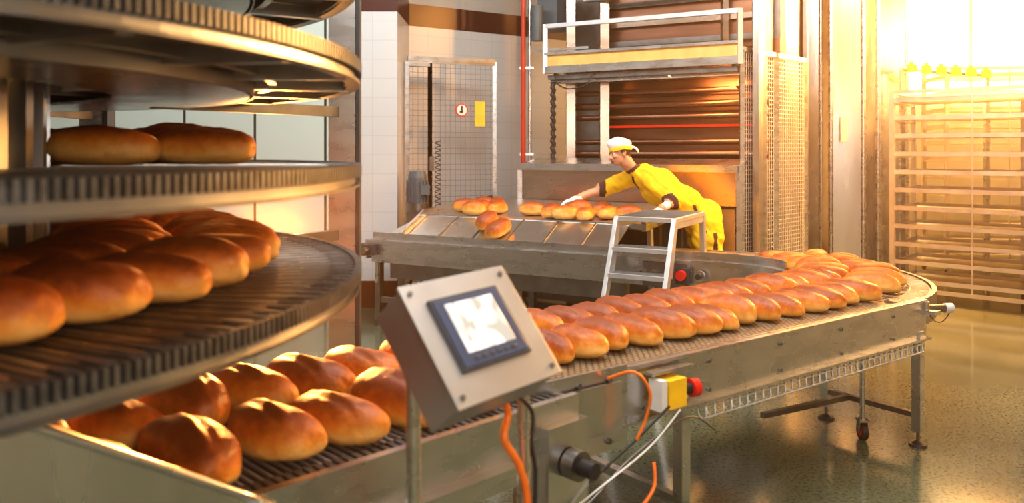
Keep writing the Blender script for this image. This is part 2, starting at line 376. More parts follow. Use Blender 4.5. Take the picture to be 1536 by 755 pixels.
fside(.35,3.45,-.045,.66,.80,.012,STEEL); fside(.35,3.45,-.03,.795,.81,.06,STEEL)
fside(.0,3.45,W+.02,.62,.80,.02,STEEL)
fside(.9,3.2,.0,.46,.60,.02,STEELD)
mb.beam(P(3.45,-.05,.72),P(3.45,W,.72),.02,.18,STEEL)
for s in(.9,2.1,3.35):
    for t in(.02,W-.05):
        q=P(s,t,0); mb.box((q.x,q.y,.36),(.06,.06,.62),STEELD,rz=RZ2); mb.cyl((q.x,q.y,0),(q.x,q.y,.06),.045,BLACK,r2=.02)
fside(.9,3.35,.02,.22,.27,.04,STEELD)
mb.box(P(3.38,-.09,.72),(.12,.06,.10),DGREY,rz=RZ2); mb.cyl(P(3.38,-.09,.72),P(3.38,-.18,.72),.03,STEELD); mb.box(P(3.52,.1,.70),(.12,.16,.12),STEELD,rz=RZ2)
mb.cyl(P(3.3,-.08,.42),P(3.3,-.08,.62),.02,STEEL)
mb.box(P(.55,-.06,.695),(.34,.03,.19),STEELD,rz=RZ2); mb.box(P(.40,-.085,.70),(.11,.04,.12),DGREY,rz=RZ2)
mb.cyl(P(.40,-.10,.71),P(.40,-.15,.71),.038,RED,n=20); mb.cyl(P(.27,-.07,.71),P(.27,-.14,.71),.022,BLACK); mb.cyl(P(.27,-.07,.71),P(.27,-.10,.71),.04,STEEL)
for s in(.62,.72): mb.cyl(P(s,-.07,.71),P(s,-.11,.71),.028,STEEL); mb.cyl(P(s,-.1,.71),P(s,-.12,.71),.012,BLACK)
mb.box(Q(-.16,-W/2-.05,.745),(.07,.10,.02),STEEL,rz=RZ1); mb.cyl(Q(-.17,-W/2-.02,.755),Q(-.28,-W/2-.08,.755),.022,STEELD); mb.cyl(Q(-.28,-W/2-.08,.755),Q(-.32,-W/2-.10,.755),.028,WHITEP)
mb.cyl(Q(-.15,-W/2-.04,.72),Q(-.15,-W/2-.04,.80),.018,STEEL)
mb.tube([Q(-.31,-W/2-.10,.74)+V((0,0,-k*.03*(6-k)*.25)) - V((k*.022,0,0)) for k in range(7)],.003,BLACK,n=5)
e=Q(2.0,-W/2-.10,.70)
mb.box(e,(.10,.07,.11),YEL,rz=RZ1); mb.cyl(e+V((.05,.03,0)),e+V((.085,.05,0)),.022,BLACK); mb.cyl(e+V((.085,.05,0)),e+V((.115,.065,0)),.036,RED,n=20)
mb.box(e+V((-.06,-.04,.0)),(.03,.07,.12),WHITEP,rz=RZ1); mb.box(e+V((0,.03,.08)),(.24,.04,.012),STEEL,rz=RZ1); mb.box(e+V((-.03,.03,-.09)),(.3,.05,.012),STEEL,rz=RZ1)
b=Q(2.62,-W/2-.06,.60)
nn=V((-n.x,-n.y,0))
mb.box(b+nn*.01,(.17,.02,.15),STEELB,rz=RZ1); mb.cyl(b+nn*.02,b+nn*.05,.055,STEELD,n=24); mb.cyl(b+nn*.05,b+nn*.10,.032,BLACK,n=20); mb.cyl(b+nn*.10,b+nn*.11,.018,STEEL)
mb.cyl(b+nn*.02+V((.1,.08,.02)),b+nn*.05+V((.1,.08,.02)),.02,STEELD)
def cable(pts,r,m,n_=24):
    pts=[V(p) for p in pts]; out=[]
    for i in range(len(pts)-1):
        p0=pts[max(i-1,0)];p1=pts[i];p2=pts[i+1];p3=pts[min(i+2,len(pts)-1)]
        for k in range(6):
            t=k/6; out.append(.5*((2*p1)+(-p0+p2)*t+(2*p0-5*p1+4*p2-p3)*t*t+(-p0+3*p1-3*p2+p3)*t**3))
    out.append(pts[-1]); mb.tube(out,r,m,n=8)
cable([Q(2.05,-.53,.66),Q(2.3,-.55,.56),Q(2.6,-.57,.46),Q(2.9,-.57,.38),Q(3.1,-.57,.30)],.005,BLACK)
cable([Q(2.0,-.54,.64),Q(2.2,-.57,.55),Q(2.5,-.61,.48),Q(2.8,-.59,.36),Q(3.1,-.59,.27)],.0035,WHITEP)
cable([Q(1.75,-.51,.50),Q(1.95,-.53,.60),Q(2.3,-.57,.53),Q(2.6,-.63,.44),Q(3.0,-.61,.33)],.004,STEELD)
cable([Q(2.32,-.47,.80),Q(2.28,-.57,.84),Q(2.22,-.59,.76),Q(2.22,-.57,.66),Q(2.25,-.55,.58)],.006,ORNG)
cable([Q(2.2,-.59,.50),Q(2.22,-.61,.42),Q(2.3,-.61,.36),Q(2.4,-.59,.34),Q(2.5,-.57,.38)],.007,ORNG)
mb.obj('curved_belt_conveyor')

# ------------------------------------------------------------ infeed wire conveyor
v=V((-.72,-.69)).normalized(); m2=V((.69,-.72)).normalized()
I0=V((-.085,3.15))
def F(k,o,z): q=I0+v*k+m2*o; return V((q.x,q.y,z))
RZ3=math.atan2(v.y,v.x)
mb=MB()
mb.beam(F(.06,0,.745),F(2.9,0,.745),.86,.02,STEELD)
k=.06
while k<2.9:
    mb.beam(F(k,-.43,.768),F(k,.43,.768),.008,.008,ALU); k+=.028
for o in(-.43,-.14,.14,.43): mb.beam(F(.05,o,.766),F(2.9,o,.766),.02,.016,CHAIN)
k=.06
while k<2.9:
    mb.box(F(k,.40,.778),(.018,.05,.02),CHAIN,rz=RZ3); k+=.03
mb.beam(F(.02,.465,.70),F(1.25,.465,.70),.03,.20,STEEL); mb.beam(F(.02,-.465,.68),F(2.9,-.465,.68),.03,.20,STEEL)
mb.beam(F(.3,.50,.62),F(1.3,.50,.62),.05,.06,STEEL)
mb.cyl(F(.03,-.45,.755),F(.03,.45,.755),.03,STEEL)
for k in(.25,1.15,2.4):
    for o in(-.44,.44): q=F(k,o,0); mb.box((q.x,q.y,.31),(.05,.05,.62),STEEL,rz=RZ3); mb.cyl((q.x,q.y,0),(q.x,q.y,.02),.05,BLACK)
mb.beam(F(.25,-.44,.2),F(.25,.44,.2),.04,.04,STEEL); mb.beam(F(1.15,-.44,.2),F(1.15,.44,.2),.04,.04,STEEL)
mb.box(F(.12,.50,.56),(.20,.05,.34),STEELB,rz=RZ3)
mb.cyl(F(.12,.53,.60),F(.12,.58,.60),.05,STEELD,n=24); mb.cyl(F(.12,.58,.60),F(.12,.64,.60),.028,BLACK)
mb.obj('wire_belt_infeed_conveyor')
mb=MB()
pts=[]
for i in range(17):
    t=i/16; k=1.18+1.5*t; q=F(k,.50+.03*math.sin(t*2),0); pts.append((q.x,q.y,min(.775+.62*(k-1.18),1.19)))
vs=[];
for (x,y,z) in pts: vs+= [(x,y,.42),(x,y,z),(x+m2.x*.012,y+m2.y*.012,z),(x+m2.x*.012,y+m2.y*.012,.42)]
fs=[(i*4+k,i*4+(k+1)%4,i*4+4+(k+1)%4,i*4+4+k) for i in range(16) for k in range(4)]; fs+=[(3,2,1,0),(64,65,66,67)]
mb.add(vs,fs,STEELB)
for i in(0,5,10,16): mb.box((pts[i][0],pts[i][1],.21),(.04,.04,.42),STEEL,rz=RZ3)
mb.tube([(p[0]+.004,p[1]-.004,p[2]) for p in pts],.012,STEEL)
mb.obj('side_guard_sheet')
it=[]
k=.14
while k<2.6:
    for o in(.20,-.20):
        if o==.20 and not(.28<k<2.3): continue
        it.append((F(k+random.uniform(-.02,.02)+(.09 if o<0 else 0),o+random.uniform(-.02,.02),.776),math.atan2(m2.y,m2.x)+.15))
    k+=.222
loaves(it,LM,1.24)

# ------------------------------------------------------------ spiral tower
SC=V((-2.18,2.125)); R=1.75
mb=MB()
tiers=[1.293,1.60,1.905,2.21,2.52]
for z in tiers:
    mb.ring(SC,rect(.86,R-.045,z-.012,z-.004),WBELT,n=144)
    mb.ring(SC,rect(R-.05,R-.02,z-.050,z-.006),SPST,n=144)
    mb.ring(SC,rect(R-.045,R-.005,z-.058,z-.050),STEELD,n=144)
    for r in(.92,1.2,1.48): mb.ring(SC,rect(r-.012,r+.012,z-.05,z-.012),SPST,n=96)
    mb.ring(SC,rect(1.0,1.42,z-.085,z-.075),STEELB,n=96)
    mb.ring(SC,rect(1.41,1.425,z-.085,z-.02),SPST,n=96)
    N=560
    for i in range(N):
        a=2*math.pi*i/N
        if math.cos(a)<-.5: continue
        c,s_=math.cos(a),math.sin(a)
        mb.box((SC.x+c*(R-.010),SC.y+s_*(R-.010),z-.010),(.020,.010,.036),CHAIN,rz=a)
        if i%3==0: mb.box((SC.x+c*(R-.05),SC.y+s_*(R-.05),z+.002),(.09,.007,.006),CHAIN,rz=a)
    for i in range(300):
        a=2*math.pi*i/300
        if math.cos(a)<-.4: continue
        c,s_=math.cos(a),math.sin(a)
        mb.box((SC.x+c*1.28,SC.y+s_*1.28,z-.001),(.84,.005,.005),STEEL if i%2 else STEELD,rz=a)
    for i in range(24):
        a=2*math.pi*i/24+.05; c,s_=math.cos(a),math.sin(a)
        mb.box((SC.x+c*1.29,SC.y+s_*1.29,z-.04),(.86,.035,.045),SPST,rz=a)
for i in range(36):
    a=2*math.pi*i/36; x=SC.x+.80*math.cos(a); y=SC.y+.80*math.sin(a)
    mb.box((x,y,1.6),(.05,.05,2.9),SPST,rz=a)
for z in(.2,1.15,2.0,2.9): mb.ring(SC,rect(.74,.80,z,z+.06),STEELD,n=64)
mb.ring(SC,rect(.6,.72,.12,3.0),STEELD,n=48)
mb.ring(SC,rect(.5,1.1,0,.12),STEELD,n=48)
for (x,y,w) in((-.85,4.02,.13),(-2.3,4.4,.12),(-3.6,4.1,.12),(-4.3,2.1,.12),(-3.4,.0,.12)):
    mb.box((x,y,2.0),(w,w*.7,3.94),STEEL,rz=.1); mb.box((x,y,.015),(.24,.24,.03),STEELD)
    mb.box((x+.075,y+.02,2.0),(.02,.10,3.94),DGREY,rz=.1)
    for z in tiers:
        d=(SC-V((x,y))); L=d.length; d.normalize(); e=V((x,y))+d*max(.1,(L-1.3))
        mb.beam((x,y,z-.065),(e.x,e.y,z-.065),.04,.05,STEELD)
mb.obj('spiral_cooling_conveyor')
it=[]
a=-math.radians(62)
while a<math.radians(72):
    for r in(1.34,1.02):
        it.append((V((SC.x+r*math.cos(a),SC.y+r*math.sin(a),tiers[0]+.003)),a+.25))
    a+=.148
loaves(it,LM,1.05)
it=[]
a=math.radians(27)
while a<math.radians(80):
    for r in(1.28,.97):
        it.append((V((SC.x+r*math.cos(a),SC.y+r*math.sin(a),tiers[1]+.003)),a-.5))
    a+=.145
loaves(it,LM,1.08)

# ------------------------------------------------------------ control panel
ex=V((.2395,.25,.0153)).normalized(); ey=V((-.1497,.1288,.239)).normalized(); ey=(ey-ex*ex.dot(ey)).normalized(); ez=ex.cross(ey)
Rm=Matrix((ex,ey,ez)).transposed()
cp=V((-.0756,1.93,1.208)); w_,h_,dp=.335,.305,.12
SCR,nt,bb=newmat('touch_screen')
tc=nt.nodes.new('ShaderNodeTexCoord'); wv=nt.nodes.new('ShaderNodeTexNoise'); wv.inputs['Scale'].default_value=14; wv.inputs['Detail'].default_value=.5; wv.inputs['Distortion'].default_value=1.2
nt.links.new(tc.outputs['Object'],wv.inputs['Vector']); rr=nt.nodes.new('ShaderNodeValToRGB'); rr.color_ramp.elements[0].position=.42; rr.color_ramp.elements[1].position=.58
rr.color_ramp.elements[0].color=(.40,.40,.37,1); rr.color_ramp.elements[1].color=(.85,.84,.80,1)
nt.links.new(wv.outputs['Fac'],rr.inputs[0]); nt.links.new(rr.outputs[0],bb.inputs['Base Color']); nt.links.new(rr.outputs[0],bb.inputs['Emission Color']); bb.inputs['Emission Strength'].default_value=.3; bb.inputs['Roughness'].default_value=.15
PANELM=mat('panel_housing_steel',(.52,.52,.52),.36,.85,.08,6.)
mb=MB()
def lp(x,y,z): return cp+Rm@V((x,y,z))
mb.box(lp(0,0,-dp/2),(w_,h_,dp),PANELM,rot=Rm)
mb.box(lp(0,0,.004),(w_+.012,h_+.012,.010),PANELM,rot=Rm)
mb.box(lp(-.005,.01,.013),(.225,.190,.010),DGREY,rot=Rm)
mb.box(lp(-.005,.01,.019),(.208,.175,.004),mat('screen_frame',(.06,.08,.14),.3),rot=Rm)
mb.box(lp(-.005,.018,.022),(.155,.130,.003),SCR,rot=Rm)
for i in range(6): mb.box(lp(-.065+i*.024,-.062,.0225),(.016,.010,.002),DGREY,rot=Rm)
for sx in(-1,1):
    for sy in(-1,1): mb.cyl(lp(sx*.150,sy*.135,.008),lp(sx*.150,sy*.135,.014),.007,STEELD,n=8)
mb.box(lp(-.02,-.08,-dp-.02),(.12,.05,.05),ALU,rot=Rm)
mb.cyl((-.245,1.99,0),(-.245,1.99,1.10),.019,STEEL); mb.cyl((.03,2.10,0),(.03,2.10,1.10),.016,STEEL)
mb.cyl((-.245,1.99,0),(-.245,1.99,.015),.08,STEEL); mb.cyl((.03,2.10,0),(.03,2.10,.015),.07,STEEL)
mb.beam((-.245,1.99,1.02),(.03,2.10,1.02),.03,.03,STEEL)
cable([lp(.03,-.12,-.08),(-.01,2.05,.98),(-.02,2.02,.92),(.02,2.04,.84),(.04,2.06,.72),(.02,2.05,.5),(.02,2.06,.2)],.010,ORNG)
cable([lp(.06,-.12,-.08),(.05,2.06,.98),(.05,2.03,.9),(.06,2.05,.8),(.05,2.06,.5),(.05,2.1,.1)],.006,BLACK)
mb.obj('control_panel',bevel=.004)

# ------------------------------------------------------------ outfeed table + oven
def tz(t): return .85+t/.4*.18 if t<.4 else 1.03+(t-.4)*.067
mb=MB()
def quad(a,b,c,d,th,m):
    dn=V((0,0,-th)); vs=[a,b,c,d,a+dn,b+dn,c+dn,d+dn]
    mb.add(vs,[(0,1,2,3),(7,6,5,4),(0,4,5,1),(1,5,6,2),(2,6,7,3),(3,7,4,0)],m)
TBELT=mat('perforated_tray_steel',(.46,.42,.38),.33,.9,.2,40.,.2)
quad(P(3.3,.0,.84),P(1.0,.0,.84),P(1.0,.4,tz(.4)),P(3.1,.4,tz(.4)),.012,STEELB)
quad(P(3.1,.4,tz(.4)),P(.9,.4,tz(.4)),P(.9,1.70,tz(1.70)),P(3.1,1.70,tz(1.70)),.05,TBELT)
mb.beam(P(3.12,.4,tz(.4)-.02),P(.88,.4,tz(.4)-.02),.03,.05,STEEL)
mb.beam(P(3.1,.02,.86),P(3.1,.4,1.05),.02,.06,STEEL)
mb.beam(P(3.12,.4,1.02),P(3.12,1.7,1.10),.04,.10,STEEL); mb.beam(P(.88,.4,1.02),P(.88,1.7,1.10),.04,.10,STEEL)
for s in(.95,3.05):
    for t in(.95,1.6): q=P(s,t,0); mb.box((q.x,q.y,.5),(.07,.07,1.0),STEELD,rz=RZ2)
mb.beam(P(3.05,.95,.9),P(.95,.95,.9),.03,.22,STEELD)
for i in range(6):
    s=1.3+i*.35; 
    mb.beam(P(s,.02,.855),P(s,.39,1.027),.012,.004,STEELD)
mb.obj('outfeed_table')
oven=empty('tunnel_oven',P(1.6,2.5,0)); ol=V(oven.location)
mb=MB()
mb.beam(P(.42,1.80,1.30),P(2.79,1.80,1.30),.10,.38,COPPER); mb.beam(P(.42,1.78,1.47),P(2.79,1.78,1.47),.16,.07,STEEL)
mb.beam(P(.40,1.72,1.36),P(.40,1.72,1.50),.02,.05,STEEL)
quad(P(2.79,1.80,1.50),P(.42,1.80,1.50),P(.42,2.2,1.56),P(2.79,2.2,1.56),.02,STEEL)
for s in(.42,2.79): mb.beam(P(s,1.76,.0),P(s,1.76,1.5),.05,.05,STEEL)
mb.beam(P(.42,1.84,.55),P(2.79,1.84,.55),.05,1.05,STEELD)
for i in range(7):
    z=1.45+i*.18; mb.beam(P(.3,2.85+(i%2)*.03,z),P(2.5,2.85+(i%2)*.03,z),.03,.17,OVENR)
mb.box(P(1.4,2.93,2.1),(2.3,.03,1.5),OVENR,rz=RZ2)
mb.beam(P(.3,2.8,1.92),P(2.5,2.8,1.92),.03,.025,mat('red_glow_strip',(.6,.02,.01),.4,emit=(1,.04,.01),es=.4))  # red strip across the oven interior with a faint emission
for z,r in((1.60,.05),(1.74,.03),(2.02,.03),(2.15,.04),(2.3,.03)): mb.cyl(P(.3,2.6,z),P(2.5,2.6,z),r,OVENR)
for s in(2.10,2.52): mb.beam(P(s,2.5,0),P(s,2.5,4.6),.10,.12,COPPER)
mb.box(P(2.31,2.62,1.9),(.36,.03,1.3),STEELD,rz=RZ2)
mb.box(P(.34,2.5,2.3),(.06,.7,4.5),STEELB,rz=RZ2)
mb.box(P(1.5,3.1,2.4),(2.5,.3,4.7),STEELD,rz=RZ2)
mb.beam(P(.47,2.04,2.54),P(2.62,2.04,2.54),.05,.08,STEEL); mb.beam(P(.47,2.06,2.645),P(2.62,2.06,2.645),.04,.12,YBEAM); mb.beam(P(.47,2.04,2.72),P(2.62,2.04,2.72),.06,.03,STEEL)
quad(P(2.62,2.04,2.58),P(.47,2.04,2.58),P(.47,2.9,2.58),P(2.62,2.9,2.58),.03,STEEL)
for s in(.47,2.62): mb.beam(P(s,2.05,2.6),P(s,2.9,2.6),.04,.12,STEEL)
mb.beam(P(.47,2.04,3.03),P(2.62,2.04,3.03),.045,.045,ALU)
for s in(.47,2.62): mb.beam(P(s,2.04,2.5),P(s,2.04,3.05),.05,.05,ALU)
for i in range(7): s=.55+i*.33; mb.beam(P(s,2.1,2.49),P(s,2.85,2.49),.03,.03,STEELD)
mb.beam(P(.5,2.1,2.46),P(2.6,2.1,2.46),.06,.05,STEELD); mb.cyl(P(.5,2.15,2.42),P(2.6,2.15,2.42),.03,STEEL)
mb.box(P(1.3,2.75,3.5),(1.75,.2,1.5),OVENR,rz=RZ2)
for i in range(6): z=2.85+i*.22; mb.beam(P(.45,2.6,z),P(2.1,2.6,z),.03,.06,COPPER if i%2 else STEELD)
for s in(.42,.75,2.12): mb.beam(P(s,2.55,2.6),P(s,2.55,4.9),.06,.10,COPPER)
mb.cyl(P(.4,2.4,3.35),P(2.3,2.4,3.35),.03,STEEL)
mb.box(P(2.75,2.5,3.3),(.25,.3,.5),MOTOR,rz=RZ2); mb.cyl(P(2.8,2.2,2.9),P(2.8,2.2,3.3),.07,MOTOR); 
mb.beam(P(2.9,2.3,2.8),P(2.2,2.3,2.8),.03,.03,STEEL)
pts=[]
for i in range(40): pts.append(P(2.55,2.1,2.4-i*.026)+V((.012*math.cos(i*1.9),.012*math.sin(i*1.9),0)))
mb.tube(pts,.026,BLACK)
cable([P(2.5,2.05,2.5),P(2.45,2.0,2.38),P(2.3,2.0,2.32),P(2.1,2.0,2.36),P(2.05,2.05,2.5)],.008,BLACK)
o=mb.obj('oven_body',oven); o.location=-ol
mb=MB(); mb.cyl((.13,9.25,1.1),(.13,9.25,4.95),.027,REDP); mb.cyl((.205,9.3,.0),(.205,9.3,4.95),.02,STEEL); mb.cyl((.13,9.25,0),(.13,9.25,1.1),.027,REDP)
for z in(1.6,2.6,3.6): mb.box((.17,9.29,z),(.16,.05,.03),STEEL)
mb.obj('red_water_pipe')
def mesh_panel(mb,a,b,z0,z1,sp,fr=.045,post=True,wr=.003,wm=None):
    wm=wm or WIRE
    a=V((a[0],a[1],0));b=V((b[0],b[1],0)); L=(b-a).length; d=(b-a).normalized()
    for p in(a,b): mb.beam(p+V((0,0,z0)),p+V((0,0,z1)),fr,fr,STEEL)
    for z in(z0+fr/2,z1-fr/2): mb.beam(a+V((0,0,z)),b+V((0,0,z)),fr,fr,STEEL)
    x=sp
    while x<L: p=a+d*x; mb.beam(p+V((0,0,z0)),p+V((0,0,z1)),wr*2,wr*2,wm); x+=sp
    z=z0+sp
    while z<z1: mb.beam(a+V((0,0,z)),b+V((0,0,z)),wr*2,wr*2,wm); z+=sp
mb=MB()
ga=V((2.27,7.9)); gb=V((3.27,8.93)); gm=(ga+gb)/2
mesh_panel(mb,ga,gm-V((.01,.01)),.1,2.67,.045,wm=ALU); mesh_panel(mb,gm+V((.01,.01)),gb,.1,2.67,.045,wm=ALU)
for p in(ga,gm,gb): mb.beam((p.x,p.y,0),(p.x,p.y,.1),.05,.05,STEEL)
mb.obj('wire_mesh_guard')
mb=MB()
da=V((-1.15,8.80)); db=V((-.2,9.2)); dm=da+(db-da)*.25
WDK=mat('dark_wire',(.16,.155,.15),.5,.3)
mesh_panel(mb,da,dm,.05,2.62,.06,wr=.0022,wm=WDK); mesh_panel(mb,dm,db,.05,2.66,.06,.045,wr=.0022,wm=WDK)
for p in(da,dm,db): mb.beam((p.x,p.y,0),(p.x,p.y,.1),.06,.06,STEEL)
mb.beam((da.x,da.y,2.66),(db.x,db.y,2.66),.06,.05,STEEL)
dd=(db-da).normalized(); ang=math.atan2(dd.y,dd.x)
nrm=V((dd.y,-dd.x,0))
def dpnt(k,z,off=.03): p=da+dd*k; return V((p.x,p.y,z))+nrm*off
mb.cyl(dpnt(.62,2.10,.02),dpnt(.62,2.10,.03),.075,REDP,n=24); mb.cyl(dpnt(.62,2.10,.03),dpnt(.62,2.10,.034),.06,WHITEP,n=24)
mb.box(dpnt(.62,2.12,.037),(.018,.004,.055),BLACK,rz=ang); mb.box(dpnt(.615,2.08,.037),(.04,.004,.022),BLACK,rz=ang)
mb.box(dpnt(.84,2.06,.03),(.12,.006,.28),PAPER,rz=ang)
for i in range(5): mb.box(dpnt(.84,2.14-i*.04,.035),(.08,.003,.008),YBEAM,rz=ang)
mb.box(dpnt(.26,1.5,.04),(.05,.06,.16),STEELD,rz=ang)
mb.obj('wire_cage_door')
mb=MB(); mx,my=-.98,8.3
mb.cyl((mx,my,1.10),(mx,my,1.36),.095,MOTOR,n=24)
for i in range(16): a=i*math.pi/8; mb.box((mx+.1*math.cos(a),my+.1*math.sin(a),1.22),(.03,.008,.22),MOTOR,rz=a)
mb.cyl((mx,my,1.36),(mx,my,1.43),.098,MOTOR,r2=.085,n=24); mb.box((mx+.09,my-.08,1.24),(.09,.07,.1),MOTOR); mb.cyl((mx,my,1.02),(mx,my,1.10),.12,STEELD)
mb.box((mx,my,.92),(.2,.2,.2),STEELD); mb.box((mx,my,.41),(.1,.1,.82),STEEL); mb.box((mx,my,.01),(.3,.3,.02),STEEL)
mb.box((mx-.11,my+.05,1.2),(.02,.1,.3),STEEL)
pts=[(mx+.2+.03*math.cos(i*.8),my+.1+.03*math.sin(i*.8),1.75-i*.0065) for i in range(110)]
mb.tube(pts,.005,BLACK,n=5)
mb.obj('gear_motor')

it=[]
for s,t,a in[(2.04,.62,.1),(1.78,.50,1.3),(1.63,.46,.5),(1.44,.47,1.7),(1.27,.60,1.0),(1.12,.68,.4),(1.62,.74,.3),(1.40,.76,1.2),
    (2.80,.66,.9),(2.58,.47,.1),(2.63,.66,1.2),(2.74,.92,.5),(2.42,.62,1.5),(2.56,.86,2.2)]:
    it.append((P(s,t,tz(t)+.003),RZ2+a))
loaves(it,LR,1.12,.3)
e=empty('bread_loaves',P(2.2,.15,tz(.15)))
sl=math.atan2(.18,.4)
for i,(s,t,a) in enumerate([(2.29,.24,1.4),(2.11,.13,1.1)]):
    o=bpy.data.objects.new('loaf_%d'%(i+1),LR[i]); S.collection.objects.link(o); o.parent=e; 
    o.matrix_local=Matrix.Translation(P(s,t,tz(t)+.002)-V(e.location))@Matrix.Rotation(sl,4,V((d2.x,d2.y,0)))@Matrix.Rotation(RZ2+a,4,'Z')@Matrix.Scale(1.2,4)

# ------------------------------------------------------------ step ladder
mb=MB()
g=V((n2.x,n2.y,0)); w3=V((d2.x,d2.y,0))
tl=V((.82,6.22,1.12)); tr=tl+w3*.46
fl=tl-g*.50; fl.z=0.0; fr_=tr-g*.50; fr_.z=0
for a,b in((fl,tl),(fr_,tr)): mb.beam(a,b,.035,.075,ALU,up=g)
def lad(f): return fl.lerp(tl,f)
for zf in(.22,.44,.63,.80):
    a=lad(zf); b=a+w3*.46
    c0=(a+b)/2+g*.05; mb.box(c0,(.44,.19,.035),ALU,rz=RZ2)
    for k in range(5): mb.box(c0+g*(-.07+k*.035)+V((0,0,.019)),(.42,.008,.005),STEELD,rz=RZ2)
pc=tl+w3*.23+g*.36; mb.box(pc+V((0,0,.0)),(.50,.78,.035),ALU,rz=RZ2)
for k in range(14): mb.box(pc+g*(-.35+k*.054)+V((0,0,.019)),(.46,.012,.006),STEELD,rz=RZ2)
for ww in(0,.46):
    a=tl+w3*ww; b=a+g*.74
    mb.beam(a+V((0,0,-.03)),b+V((0,0,-.03)),.03,.07,ALU)
    ft=b+g*.10; ft.z=0; mb.beam(b,ft,.04,.06,ALU,up=g)
    mb.beam(a+V((0,0,-.05))+g*.02, lad(.62)+w3*ww+g*.09,.02,.03,ALU)
mb.beam(tl+g*.80+V((0,0,-.55)),tr+g*.80+V((0,0,-.55)),.03,.03,ALU)
for p in(fl,fr_,tl+g*.84,tr+g*.84): mb.box((p.x,p.y,.012),(.06,.06,.024),BLACK,rz=RZ2)
mb.obj('step_ladder',bevel=.003)

# ------------------------------------------------------------ steel cabinet
mb=MB()
xs=[(3.62,9.95),(3.80,9.85),(3.86,9.70),(4.22,9.62),(4.30,9.80),(4.40,9.62),(4.78,9.70)]
for i in range(len(xs)-1):
    a,b=xs[i],xs[i+1]; mb.beam((a[0],a[1],2.45),(b[0],b[1],2.45),.04,4.9,STEELB)
mb.box((4.25,10.6,2.45),(1.2,1.4,4.88),STEELB)
for x,y in xs[1:]: mb.cyl((x,y-.01,0),(x,y-.01,4.9),.03,STEEL)
mb.box((3.98,9.60,1.9),(.08,.02,.30),ALU)
mb.box((3.5,10.3,2.45),(.2,.6,4.88),STEELB)
mb.obj('steel_proofing_cabinet')
mb=MB()
mb.cyl((4.62,9.45,2.62),(5.55,9.25,2.52),.028,STEEL)
for i in range(6):
    t=(i+.5)/6; x=4.62+.93*t; y=9.45-.2*t; z=2.62-.1*t
    mb.box((x,y-.03,z),(.09,.07,.09),YEL); mb.cyl((x,y-.03,z+.04),(x,y-.03,z+.08),.025,YEL)
mb.beam((4.66,9.45,2.6),(4.66,9.6,2.6),.04,.04,STEEL)
mb.beam((5.5,9.27,2.5),(5.5,9.27,0),.05,.05,STEEL); mb.beam((4.62,9.47,2.6),(4.62,9.47,0),.05,.05,STEEL)
mb.obj('yellow_valve_manifold')

# ------------------------------------------------------------ tray racks
RACK=mat('rack_steel',(.60,.56,.51),.34,.9,.1,6.)
def rack(origin,ang,Lr=1.55,Dr=.8,nsh=11,zt=2.28):
    mb=MB()
    for x in(0,Lr):
        for y in(0,Dr):
            mb.box((x,y,(zt+.12)/2),(.05,.05,zt-.12),RACK)
            mb.cyl((x-.015,y,.055),(x+.015,y,.055),.055,BLACK,n=18); mb.box((x,y,.115),(.06,.06,.015),STEEL)
    for z in(.14,zt):
        for y in(0,Dr): mb.beam((0,y,z),(Lr,y,z),.04,.04,RACK)
        for x in(0,Lr): mb.beam((x,0,z),(x,Dr,z),.04,.04,RACK)
    for i in range(nsh):
        z=.22+i*(zt-.32)/(nsh-1)
        mb.box((Lr/2,Dr/2,z),(Lr-.05,Dr-.02,.006),RACK)
        for y in(.012,Dr-.012): mb.box((Lr/2,y,z+.016),(Lr-.05,.006,.046),RACK)
        for x in(.03,Lr-.03): mb.box((x,Dr/2,z+.016),(.006,Dr-.02,.04),RACK)
        for x in(0,Lr): mb.beam((x,0,z-.02),(x,Dr,z-.02),.03,.02,RACK)
    mb.beam((Lr*.5,.0,.14),(Lr*.5,.0,zt),.014,.014,RACK)
    o=mb.obj('tray_rack'); o.location=origin; o.rotation_euler=(0,0,ang); return o
rack((4.16,8.75,0),math.radians(-42))
rack((5.50,8.60,0),math.radians(-42))
rack((5.6,10.3,0),math.radians(-8),1.5,.8,12,2.7)
rack((7.3,10.1,0),math.radians(-8),1.5,.8,12,2.7)

# ------------------------------------------------------------ baker
def remesh(parts,voxel,name,smooth=6):
    t=MB()
    for p in parts:
        if p[0]=='c':
            _,a,b,ra,rb=p; t.cyl(a,b,ra,SKIN,r2=rb,n=20); t.ell(a,(ra,)*3,SKIN); t.ell(b,(rb,)*3,SKIN)
        else: t.ell(p[1],p[2],SKIN,R=p[3] if len(p)>3 else None,nu=24,nv=16)
    o=t.obj(name); m=o.modifiers.new('r','REMESH'); m.mode='VOXEL'; m.voxel_size=voxel
    s=o.modifiers.new('s','SMOOTH'); s.iterations=smooth; s.factor=.5
    bpy.context.view_layer.update(); dg=bpy.context.evaluated_depsgraph_get(); me=bpy.data.meshes.new_from_object(o.evaluated_get(dg))
    o.modifiers.clear(); o.data=me; me.materials.clear(); me.polygons.foreach_set('use_smooth',[True]*len(me.polygons)); return o
baker=empty('baker',(1.8,7.3,0)); BL=V(baker.location)
def segd(p,a,b):
    ab=b-a; t=max(0,min(1,(p-a).dot(ab)/max(1e-9,ab.length_squared))); return (p-(a+ab*t)).length,t
pel=V((1.73,7.30,1.03)); chest=V((1.36,7.31,1.32)); neckb=V((1.13,7.31,1.45)); headc=V((.985,7.28,1.620))
rs=V((1.17,7.47,1.41)); re_=V((.86,7.56,1.28)); rw=V((.585,7.50,1.185))
ls=V((1.24,7.14,1.40)); le=V((1.42,7.02,1.205)); lw=V((1.30,6.90,1.15))
